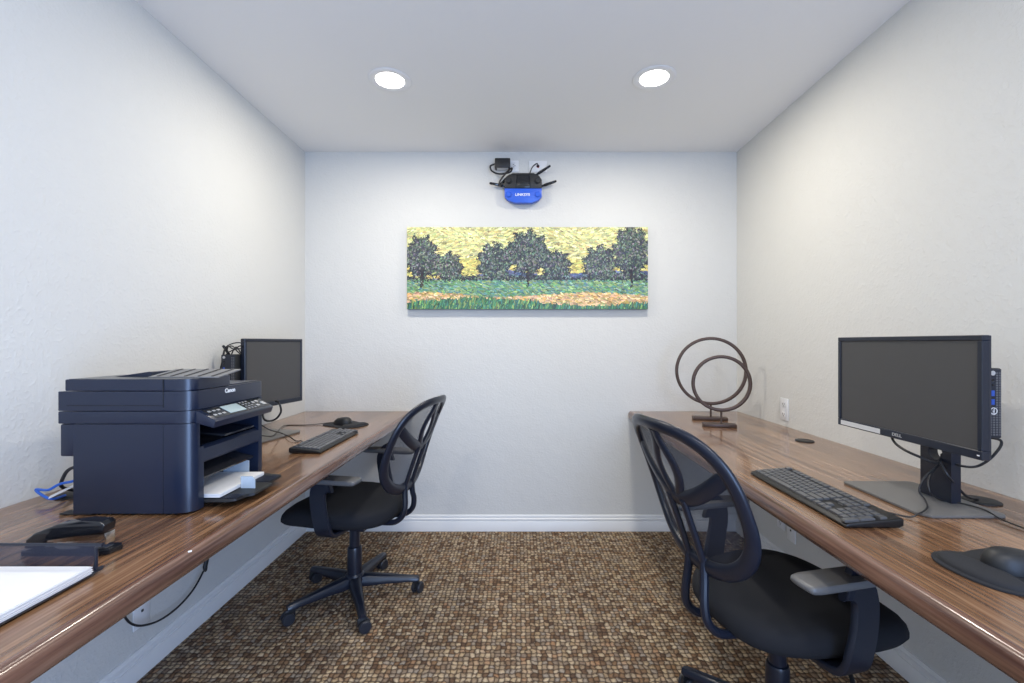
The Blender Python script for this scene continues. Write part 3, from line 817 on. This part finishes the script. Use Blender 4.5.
# ------------------------------------------------------------------ desk grommets
def grommet(x, y, label, r=.042):
    bm = lathe(B(), [(0, .0004), (r, .0004), (r, .003), (r-.004, .005), (r-.010, .0055), (0, .0055)], c=(x, y, DT), seg=32)
    return solo('cable_grommet', bm, M_BLACK, (x, y, DT), label, 'grommet')
grommet(1.280, 2.035, 'round black cable grommet in the right desk between sculptures and monitor', .038)
grommet(1.285, 1.262, 'round black cable grommet in the right desk behind the monitor stand')
grommet(-1.285, 1.315, 'round black cable grommet in the left desk behind the printer', .045)

# ------------------------------------------------------------------ printer
def printer():
    xF, xB, y0, y1 = -.835, -1.134, 1.155, 1.480
    p = empty('multifunction_printer', (-.99, 1.32, DT), 0, 'large black multifunction printer on the left desk', 'printer')
    def O(xb, xf, ya, yb, r=.046, rf=.012):
        pts = [(xb, yb), (xb, ya)]
        pts += [(xf-r+r*math.sin(a), ya+r*.66-r*.66*math.cos(a)) for a in [PI/2*i/10 for i in range(11)]]
        pts += [(xf-rf+rf*math.cos(a), yb-rf+rf*math.sin(a)) for a in [PI/2*i/5 for i in range(6)]]
        return pts
    cav = -1.03
    # lower case: near cheek with rounded corner, far cheek, back block, front cross members
    bm = B()
    near = [(cav, 1.203), (xB, 1.203), (xB, y0)]+[(xF-.046+.046*math.sin(a), y0+.030-.030*math.cos(a)) for a in [PI/2*i/10 for i in range(11)]]+[(xF, 1.203)]
    top = [(a, min(b, 1.188)) for a, b in near]
    prism(bm, near, .776, .9375, 'z'); prism(bm, top, .9375, 1.003, 'z')
    prism(bm, [(cav, 1.455), (xF, 1.455), (xF, 1.474), (xF-.006, y1), (cav, y1)], .776, 1.003, 'z')
    box(bm, xB, cav, 1.188, y1, .776, 1.003)
    prism(bm, [(cav, .893), (xF-.004, .893), (xF, .897), (xF, .930), (xF-.012, .938), (cav, .925)], 1.203, 1.455, 'y')
    box(bm, cav, xF-.02, 1.203, 1.455, .776, .786)
    box(bm, xB-.038, xB, y0+.004, y1-.004, .920, 1.003, .004)       # rear bulge
    body = obj('lower_case', bm, M_PRN, p, world=True, sharp=30)
    bm = B()
    box(bm, xB-.038, -1.09, y0+.002, y0+.03, .7712, .7755, .001)
    for xx, yy in ((-1.10, 1.19), (-1.10, 1.44), (-.90, 1.19), (-.90, 1.44)): box(bm, xx-.015, xx+.015, yy-.015, yy+.015, .7705, .776)
    obj('foot', bm, M_BLACK, p, world=True)
    # band
    bm = B()
    near = [(cav, 1.188), (xB-.038, 1.188), (xB-.038, y0)]+[(xF-.046+.046*math.sin(a), y0+.030-.030*math.cos(a)) for a in [PI/2*i/10 for i in range(11)]]+[(xF, 1.188)]
    prism(bm, near, 1.0045, 1.0355, 'z', .0012, 1)
    prism(bm, [(cav, 1.455), (xF, 1.455), (xF, 1.474), (xF-.006, y1), (cav, y1)], 1.003, 1.0355, 'z')
    box(bm, xB-.038, cav, 1.188, y1, 1.0045, 1.0355)
    obj('middle_case', bm, M_PRN, p, world=True, sharp=30)
    # scanner
    obj('scanner_unit', prism(B(), O(xB-.038, xF, y0, y1), 1.037, 1.0865, 'z', .0015, 2), M_PRN, p, world=True, sharp=30)
    obj('scanner_cover', box(B(), xB-.02, xF-.012, 1.322, y1-.008, 1.0866, 1.0892, .001), M_PRN, p, world=True)
    # feeder lid
    lid = obj('feeder_lid', prism(B(), O(-1.155, xF-.002, y0+.001, 1.318, .046, .006), 1.088, 1.117, 'z', .002, 2), M_PRN, p, world=True, sharp=30)
    bm = B(); 
    prism(bm, O(-1.150, xF-.006, y0+.005, 1.314, .043, .005), 1.1171, 1.1180, 'z')
    obj('lid_top', bm, mat('lid_top_plastic', (.06, .062, .068), .30, bump=(350, .5, .001)), lid, world=True, label='grey textured top of the lid')
    # recessed side panel line
    bm = B()
    box(bm, -1.150, -.905, y0-.0012, y0+.0005, 1.0500, 1.0512); box(bm, -.9055, -.9035, y0-.0012, y0+.0005, 1.046, 1.117); 
    obj('seam', bm, M_BLK_G, lid, world=True)
    obj('seam', box(B(), -.9055, -.9045, y0-.0006, y0+.001, .776, 1.003), M_BLK_G, body, world=True)
    # paper feed tray of the lid, sloping up, with ribs
    sl = lambda y: 1.1185+(y-1.195)*.155
    bm = B()
    def slab(bm, xa, xb, ya, yb, dz0, dz1):
        loft(bm, [[Vector((xa, y, sl(y)+dz0)), Vector((xb, y, sl(y)+dz0)), Vector((xb, y, sl(y)+dz1)), Vector((xa, y, sl(y)+dz1))] for y in (ya, yb)])
    slab(bm, -.975, -.790, 1.195, 1.290, 0, .0028)
    ft = obj('feed_tray', bm, M_PRN_G, p, world=True, label='light grey sloping document tray')
    bm = B()
    for i in range(5): slab(bm, -.958+i*.036, -.952+i*.036, 1.200, 1.288, .0028, .0042)
    obj('rib', bm, M_BLACK, ft, world=True)
    obj('feeder_flap', prism(B(), [(-1.10, 1.1181), (-1.0, 1.1181), (-1.0, 1.131), (-1.006, 1.132)], 1.235, 1.312, 'y'), M_PRN, p, world=True)
    # control panel, slanted
    xa, za, xb, zb = xF-.004, 1.036, -.788, 1.010
    pr = [(xa, za), (xb, zb), (xb+.002, zb-.004), (xb-.004, zb-.020), (xF-.01, 1.004)]
    cp = obj('control_panel', prism(B(), pr, 1.176, 1.452, 'y', .0015, 2), M_PRN, p, world=True)
    ydir = Vector((xa-xb, 0, za-zb)).normalized()     # from front edge to back edge
    M = frame_mtx(((xa+xb)/2, 1.32, (za+zb)/2), (0, 1, 0), ydir)
    # local: x along +y world (left as seen by a user = -?), y towards the case, z out
    if (M.to_3x3() @ Vector((0, 0, 1))).z < 0: M = M @ Matrix.Diagonal((1, 1, -1, 1))
    obj('panel_inlay', box(B(), -.130, .130, -.022, .022, .0003, .0010, 0, 2, M), M_BLK_G, cp, world=True)
    obj('display', box(B(), -.062, .010, -.017, .019, .0011, .0020, 0, 2, M), M_LCD, cp, world=True, label='pale blue display')
    bl = []
    for cx in (-.118, -.100, -.082): 
        for cy in (-.010, .008): bl.append((cx, cy, .0055, .0035))
    for cx in (.026, .041, .056):
        for cy in (-.015, -.004, .007, .018): bl.append((cx, cy, .0042, .0030))
    for cx, cy in ((.078, .008), (.078, -.010), (.098, .010)): bl.append((cx, cy, .006, .0045))
    bl.append((.112, -.006, .008, .008))
    for cx, cy, a, b in bl:
        obj('button', box(B(), cx-a, cx+a, cy-b, cy+b, .0011, .0026, .0008, 1, M), M_LOGO2 if a != .0042 else mat('button_grey', (.22, .22, .23), .4), cp, world=True)
    text('logo', 'Canon', .0165, frame_mtx((xF+.0004, 1.312, 1.0735), (0, 1, 0), (0, 0, 1)), M_LOGO, p, bold=.035, sx=1.05)
    # output bay inner parts
    bm = B(); prism(bm, [(cav, .940), (xF-.008, .9395), (xF-.02, .945), (cav+.01, .965)], 1.190, 1.454, 'y')
    obj('output_slide', bm, M_PRN_D, p, world=True)
    obj('output_flap', prism(B(), [(-.93, .944), (-.842, .944), (-.842, .949), (-.93, .955)], 1.30, 1.44, 'y'), M_SMOKE, p, world=True)
    # paper cassette: base, wings, smoked cover
    bm = B()
    prism(bm, [(cav, 1.205), (-.775, 1.205), (-.757, 1.215), (-.750, 1.250), (-.745, 1.255), (-.735, 1.262), (-.733, 1.35), (-.742, 1.356), (-.752, 1.36), (-.748, 1.43), (-.757, 1.44), (-.80, 1.452), (cav, 1.452)], .7865, .7935, 'z', .001, 1)
    tr = obj('paper_tray', bm, M_BLACK, p, world=True)
    bm = B()
    for i in range(8): box(bm, -.805+i*.007, -.802+i*.007, 1.36, 1.425, .7936, .7955)
    obj('tray_rib', bm, M_PRN, tr, world=True)
    bm = B()
    for i in range(6): box(bm, -.795+i*.007, -.792+i*.007, 1.215, 1.25, .7936, .7955)
    obj('tray_rib', bm, M_PRN, tr, world=True)
    bm = B(); prism(bm, [(-.985, .880), (-.980, .884), (-.846, .850), (-.848, .845)], 1.212, 1.448, 'y')
    obj('tray_cover', bm, M_SMOKE, p, world=True, label='smoked cover above the paper')
    obj('paper_guide', prism(B(), [(-.797, .794), (-.757, .794), (-.757, .818), (-.765, .828), (-.797, .828)], 1.300, 1.304, 'y'), M_CLEAR, tr, world=True, label='clear plastic paper guide')
    obj('paper_guide', prism(B(), [(-.93, .796), (-.85, .796), (-.85, .840), (-.93, .850)], 1.428, 1.431, 'y'), M_CLEAR, tr, world=True, label='clear plastic paper guide')
    return p
printer()
bm = B()
for i in range(5): box(bm, -1.02+.0005*(i % 3), -.800+.0008*(i % 2), 1.214+.0006*(i % 3), 1.424, .7965+i*.002, .7982+i*.002)
solo('paper_stack', bm, M_PAPER, (-.88, 1.32, .796), 'white paper loaded in the printer tray', 'paper')

# cables behind the printer
g = (-1.285, 1.315)
solo('power_cable', tube(B(), smoothpath([(-1.285, 1.33, DT+.006), at(62, 487, y=1.28), at(64, 476, y=1.26), at(70, 469, y=1.25), at(80, 467, y=1.25), (-1.16, 1.25, .86)]), .0045), M_CABLE, (-1.285, 1.33, DT+.006), 'black power cord rising from the grommet behind the printer', 'cable')
solo('network_cable', tube(B(), smoothpath([(-1.16, 1.235, .872), at(76, 480, y=1.24), at(60, 484, y=1.25), at(48, 490, y=1.25), at(36, 489.5, y=1.27), at(42, 495, y=1.25), at(52, 499, y=1.24), (-1.285, 1.285, DT+.009)]), .0035), M_BCAB, (-1.28, 1.25, .8), 'bright blue network cable behind the printer', 'cable')
bm = box(B(), -.013, .013, -.028, .028, 0, .0015, 0, 1, Matrix.Translation((-1.262, 1.255, .800)) @ Matrix.Rotation(R(-50), 4, 'Z') @ Matrix.Rotation(R(25), 4, 'X'))
solo('paper_tag', bm, M_PAPER, (-1.262, 1.255, .79), 'white paper tag tied to the cables behind the printer', 'tag')

# ------------------------------------------------------------------ stapler
def stapler():
    o = empty('stapler', (-.940, .955, DT), R(1), 'black desktop stapler between the letter tray and the printer', 'stapler')
    bm = prism(B(), [(-.098, -.020), (.085, -.020), (.104, -.014), (.110, .012), (.098, .021), (-.098, .017)], .0005, .012, 'z', .002)
    obj('base', bm, M_BLK_G, o)
    obj('anvil', box(B(), .070, .092, -.008, .008, .0121, .0135), M_CHROME, o)
    # magazine
    obj('magazine', prism(B(), [(-.085, .022), (.088, .030), (.088, .042), (-.085, .034)], -.009, .009, 'y', .001, 1), M_CHROME, o, label='chrome staple magazine')
    pr = [(-.098, .014), (-.060, .014), (-.058, .030), (-.05, .0345), (.030, .040), (.060, .043), (.090, .046), (.093, .062), (.085, .069), (.040, .070), (-.02, .064), (-.075, .046), (-.094, .032)]
    obj('arm', prism(B(), pr, -.0155, .0155, 'y', .004, 3), M_BLK_G, o)
    obj('nose_plate', box(B(), .0885, .0935, -.011, .011, .020, .044, .001), M_CHROME, o, label='chrome front plate')
    for ch in o.children: ch.data.transform(Matrix.Diagonal((.86, 1, 1, 1)))
    return o
stapler()

# ------------------------------------------------------------------ letter tray with paper
def letter_tray():
    x0, x1, y0, y1, z0, z1 = -1.060, -.803, .50, .862, DT+.006, DT+.057
    t = empty('letter_tray', ((x0+x1)/2, (y0+y1)/2, DT), 0, 'black wire mesh letter tray at the near end of the left desk', 'tray')
    w = .003
    bm = B()
    tube(bm, smoothpath([(x1, y0, z0), (x1, y1-.015, z0), (x1, y1-.002, z0+.006), (x1, y1, z0+.016), (x1, y1, z1-.006), (x1-.006, y1, z1), (x0+.006, y1, z1), (x0, y1-.006, z1), (x0, y0+.05, z1), (x0, y0, z0)], 4), w, 8)
    obj('rim', bm, M_PLAST, t, world=True)
    bm = B()
    tube(bm, [(x1, y0, z0), (x0, y0, z0)], w, 8)
    obj('front_wire', bm, M_PLAST, t, world=True)
    bm = box(B(), x0, x1, y1-.0006, y1+.0006, z0, z1); obj('end_mesh', bm, M_TNET, t, world=True)
    bm = box(B(), x0-.0006, x0+.0006, y0+.05, y1, z0, z1); obj('side_mesh', bm, M_TNET, t, world=True)
    bm = box(B(), x0, x1, y0, y1, z0-.001, z0); obj('bottom_mesh', bm, M_TNET, t, world=True)
    bm = B()
    for xx in (x0+.02, x1-.02):
        for yy in (y0+.03, y1-.03): box(bm, xx-.008, xx+.008, yy-.008, yy+.008, DT+.0003, z0-.0012)
    obj('foot', bm, M_BLACK, t, world=True)
letter_tray()
bm = B()
for i in range(9):
    s = rnd.uniform(-.002, .002)
    box(bm, -1.030+s, -.800+s, .520+s, .852+s, DT+.0075+i*.0016, DT+.0088+i*.0016)
solo('paper_stack', bm, M_PAPER, (-.915, .69, DT+.0075), 'stack of white sheets lying in the wire letter tray', 'paper')

# ------------------------------------------------------------------ cables
def cable(name, pts, r, label, m=M_CABLE, n=8):
    p = smoothpath(pts, n); return solo(name, tube(B(), p, r, 8), m, p[0], label, 'cable')
# right monitor
cable('keyboard_cable', [(.915, 1.20, DT+.008), at(906, 516.5, z=DT+.004), at(918, 514, z=DT+.012), at(927, 508, z=DT+.014), at(925, 500, z=DT+.020), at(919, 490, y=1.23), at(925, 477, y=1.24), at(937, 466, y=1.25), (1.180, 1.26, .885)], .0022, 'thin black keyboard cable looping over the right monitor base')
cable('mouse_cable', [(1.022, .860, DT+.012), (1.10, .868, DT+.006), (1.19, .905, DT+.004), at(1010, 523, z=DT+.005), at(985, 510, z=DT+.011), at(960, 503, z=DT+.011), at(941, 500, z=DT+.012), at(930, 492, y=1.22), at(929, 478, y=1.235), at(938, 466, y=1.25), (1.180, 1.255, .89)], .0020, 'thin black mouse cable running across the right desk')
cable('video_cable', [(1.145, 1.40, .955), at(893, 440, y=1.35), at(903, 449, y=1.29), at(920, 457, y=1.25), at(937, 463, y=1.24), (1.180, 1.265, .90)], .0036, 'black video cable drooping under the right monitor')
cable('power_cable', [(1.172, 1.19, .965), at(1000, 440, y=1.17), at(994, 455, y=1.17), at(978, 466, y=1.19), at(962, 466, y=1.21), at(950, 461, y=1.24), (1.21, 1.30, .89)], .0032, 'black cable looping from the small computer to the stand')
cable('power_cable', [at(940, 462, y=1.24), at(948, 476, y=1.22), at(958, 488, y=1.23), at(968, 497, y=1.24), (1.275, 1.262, DT+.008)], .0036, 'black cable falling from the stand hole to the grommet')
# left monitor
cable('video_cable', [(-1.19, 2.22, .925), at(279, 403, y=2.1), at(281, 411, y=2.1), at(277, 418, y=2.1), at(270, 421, y=2.1), at(264, 419, y=2.12), at(262, 410, y=2.15), (-1.24, 2.16, .93)], .0045, 'thick black cable looping below the left monitor')
cable('keyboard_cable', [(-.915, 1.90, DT+.010), at(302, 441, z=DT+.006), at(296, 441, z=DT+.004), at(290, 437, z=DT+.012), at(281, 433, z=DT+.012), at(268, 429, y=2.0), (-1.20, 2.06, .86)], .0025, 'thin cable from the left keyboard to the monitor stand')
cable('mouse_cable', [(-.985, 2.455, DT+.014), at(318, 424, z=DT+.005), at(305, 425, z=DT+.003), at(285, 425.5, z=DT+.003), at(278, 431, z=DT+.012), at(272, 436, z=DT+.012), (-1.16, 2.02, DT+.03)], .0022, 'thin cable from the left mouse across the desk')
bm = B()
for k, (a, b, c_) in enumerate([((238, 352), (232, 346), (225, 350)), ((242, 346), (234, 349), (228, 347)), ((242, 349), (231, 351), (224, 358)), ((241, 343), (226, 347), (222, 362)), ((241, 353), (236, 347), (231, 356))]):
    yb = 2.04+.01*k
    tube(bm, smoothpath([(-1.262-.004*k, 2.11, 1.13+.008*k), at(*a, y=yb), at(*b, y=yb-.01), at(*c_, y=yb-.01), at(c_[0]-1, min(c_[1]+12, 372), y=yb+.005), (-1.332, 2.06+.01*k, 1.0)], 6), .0026, 7)
solo('cable_bundle', bm, M_CABLE, (-1.29, 2.08, 1.1), 'tangle of thin black cables above the small computer by the left monitor', 'cable')
bm = tube(B(), [at(230, 356, y=2.06)+Vector((0, 0, -.03)), at(230, 356, y=2.06), at(223, 345.5, y=2.05)], .006, 10, ry=.006)
solo('wifi_antenna', bm, M_BLK_G, at(230, 356, y=2.06), 'short black stick antenna leaning left above the small computer', 'antenna')
# hanging cable under the left desk
cb = empty('hanging_cable', (XL+.02, 1.9, .70), 0, 'black cable hanging in a loop below the left desk', 'cable')
xw = XL+.035
pts = [(xw, at(207, 560, x=xw).y, DT-.0755), at(207, 560, x=xw), at(203, 572, x=xw), at(193, 590, x=xw), at(178, 607, x=xw), at(160, 620, x=xw), at(143, 625.5, x=xw), at(132, 624, x=xw), at(125, 617, x=xw), at(119, 603, x=xw), at(113, 585, x=xw), (xw, at(108, 560, x=xw).y, DT-.0755)]
obj('cord', tube(B(), smoothpath(pts, 8), .0038, 8), M_CABLE, cb, world=True)
a = at(207, 558, x=xw); b = at(205, 567, x=xw)
obj('connector', tube(B(), [a+Vector((0, 0, .02)), a, b, b+(b-a)*.3], .009, 10, rr=[.8, 1, 1, .6]), M_BLACK, cb, world=True)
solo('paper_scrap', box(B(), -.0035, .0035, -.003, .003, 0, .002, .0008, 1, Matrix.Translation((*at(190, 552, z=DT).xy, DT+.0004)) @ Matrix.Rotation(.6, 4, 'Z')), M_PAPER, (*at(190, 552, z=DT).xy, DT+.0004), 'tiny white scrap near the front edge of the left desk', 'scrap')

# ------------------------------------------------------------------ daylight from the open rear of the room
w = bpy.data.worlds.new('World'); scn.world = w; w.use_nodes = True
bg = w.node_tree.nodes['Background']; bg.inputs[0].default_value = (.74, .85, 1.0, 1); bg.inputs[1].default_value = 1.25
def area(name, loc, tgt, sx, sy, e, col):
    L = bpy.data.lights.new(name, 'AREA'); L.shape = 'RECTANGLE'; L.size = sx; L.size_y = sy; L.energy = e; L.color = col
    o = bpy.data.objects.new(name, L); COL.objects.link(o); o.location = loc
    o.rotation_euler = (Vector(tgt)-Vector(loc)).to_track_quat('-Z', 'Y').to_euler(); return o
area('window_daylight', (.85, -1.2, 1.0), (-1.2, 1.2, 1.25), 1.0, 1.8, 66, (.36, .56, 1.0))

# ------------------------------------------------------------------ camera and view
cam = bpy.data.cameras.new('camera'); co = bpy.data.objects.new('camera', cam); COL.objects.link(co)
co.location = (0, 0, EYE); co.rotation_euler = (PI/2, 0, 0)
cam.sensor_width = 36; cam.lens = F*36/1024; cam.shift_x = -7/1024; cam.shift_y = 1.5/1024; cam.clip_start = .05
scn.camera = co
scn.view_settings.view_transform = 'Standard'; scn.view_settings.look = 'None'; scn.view_settings.gamma = 1
scn.view_settings.use_curve_mapping = False; scn.view_settings.exposure = 0.10
